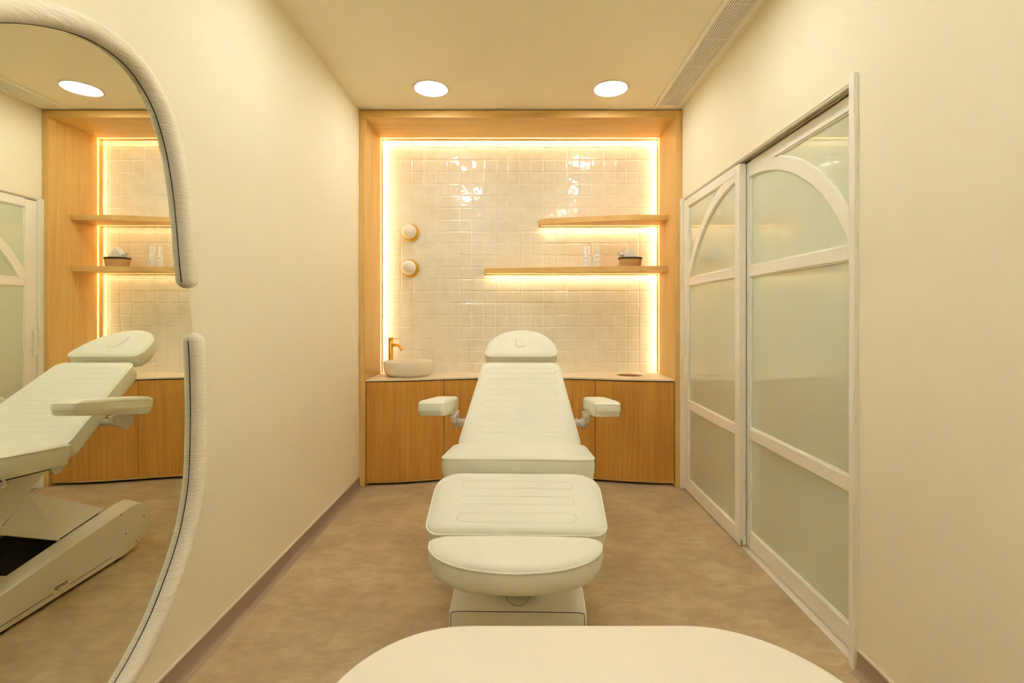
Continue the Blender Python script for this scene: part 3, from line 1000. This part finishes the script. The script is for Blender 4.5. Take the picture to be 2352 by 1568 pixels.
# sloped cover and leaning lift column
def column():
    bm = bmesh.new()
    prof = [(2.285, .585), (2.265, .542), (2.184, .473), (2.163, .443), (2.057, .363), (1.985, .24), (1.985, .19), (1.865, .19), (1.79, .36), (1.80, .585)]
    loft(bm, [[W(x, y, z) for y, z in prof] for x in (-.1, .1)])
    return link('lift_column', bm, M['base'], ch)
col = column(); bevel(col, .004)
bm = bmesh.new()
for sx in (-1, 1):
    q = [(-.186, 2.484, .280), (-.186, 2.238, .243), (-.099, 2.057, .355), (-.099, 2.184, .473)]
    qq = [(a*-sx, b, c) for a, b, c in q]
    lo = [(a, b, c-.008) for a, b, c in qq]
    loft(bm, [[W(*p) for p in qq], [W(*p) for p in lo]])
box_pts = [(-.099, 2.484, .30), (.099, 2.484, .30), (.099, 2.184, .465), (-.099, 2.184, .465)]
q = [(-.186, 2.484, .28), (.186, 2.484, .28), (.099, 2.184, .472), (-.099, 2.184, .472)]
loft(bm, [[W(*p) for p in q], [W(p[0], p[1]-.006, p[2]-.006) for p in q]])
link('column_cover', bm, M['base'], ch)
for sx in (-1, 1):
    bm = bmesh.new(); tube(bm, [W(sx*.184, 2.236, .233), W(sx*.101, 2.055, .345)], .0065, 12); link('cover_lip', bm, M['base'], ch, 60)
bm = bmesh.new()
prof = [(1.86, .605), (2.21, .575), (2.25, .60), (2.21, .63), (1.86, .655)]
loft(bm, [[W(x, y, z) for y, z in prof] for x in (-.2, .2)]); link('seat_frame', bm, M['basedark'], ch)
for sx in (-1, 1):
    bm = bmesh.new()
    prof = [(2.130, .60), (2.142, .580), (2.155, .567), (2.170, .567), (2.185, .582), (2.205, .61), (2.19, .64), (2.13, .64)]
    loft(bm, [[W(sx*.243, y, z) for y, z in prof], [W(sx*.252, y, z) for y, z in prof]]); link('hinge_tab', bm, M['metal'], ch)
    bm = bmesh.new()
    tube(bm, catmull([W(sx*.235, 1.93, .645), W(sx*.235, 1.945, .60), W(sx*.235, 1.935, .585), W(sx*.235, 1.80, .60), W(sx*.235, 1.79, .64)], 6, closed=False), .005, 10); link('towel_loop', bm, M['white_lac'], ch, 60)
# supports under leg section, headrest
bm = bmesh.new(); tube(bm, [W(0, 2.62, .93), W(0, 2.76, 1.01)], .012, 12); link('headrest_rod', bm, M['metal'], ch, 60)
for sx in (-.12, .12):
    bm = bmesh.new(); tube(bm, [W(sx, 1.50, .505), W(sx, 1.66, .545)], .010, 12); link('footrest_rod', bm, M['metal'], ch, 60)
# feet, side seams, screws and name on the beam
for sx in (-1, 1):
    for y in (1.93, 2.50):
        bm = bmesh.new(); lathe(bm, [(0, 0), (.024, 0), (.026, .006), (.016, .012), (.012, .026), (0, .026)], W(sx*.222, y, .0005), 20); link('foot', bm, M['rubber'], base, 40)
    bm = bmesh.new()
    bm.free()
    for (y0, y1) in ((1.84, 2.125), (2.205, 2.44)):
        bm = bmesh.new(); tube(bm, [W(sx*.2622, y0, .040), W(sx*.2622, y1, .0445)], .0012, 6); link('side_seam', bm, M['rubber'], base)
    for (y, z) in ((2.50, .236), (2.655, .165), (2.53, .125), (2.60, .052)):
        bm = bmesh.new(); tube(bm, [W(sx*.2618, y, z), W(sx*.2632, y, z)], .0032, 10); link('screw', bm, M['rubber'], base)
def lettering():
    cu = bpy.data.curves.new('lettering', 'FONT'); cu.body = 'swep'; cu.size = .032; cu.extrude = .0003; cu.align_x = 'CENTER'; cu.shear = .25
    tmp = bpy.data.objects.new('lettering', cu); C.objects.link(tmp)
    dg = bpy.context.evaluated_depsgraph_get(); me = bpy.data.meshes.new_from_object(tmp.evaluated_get(dg))
    bpy.data.objects.remove(tmp)
    o = bpy.data.objects.new('lettering', me); C.objects.link(o); me.materials.append(M['edge']); o.parent = ch
    o.location = (-.2625, 2.165-2.1, .052)
    o.rotation_euler = (PI/2, 0, -PI/2)
lettering()
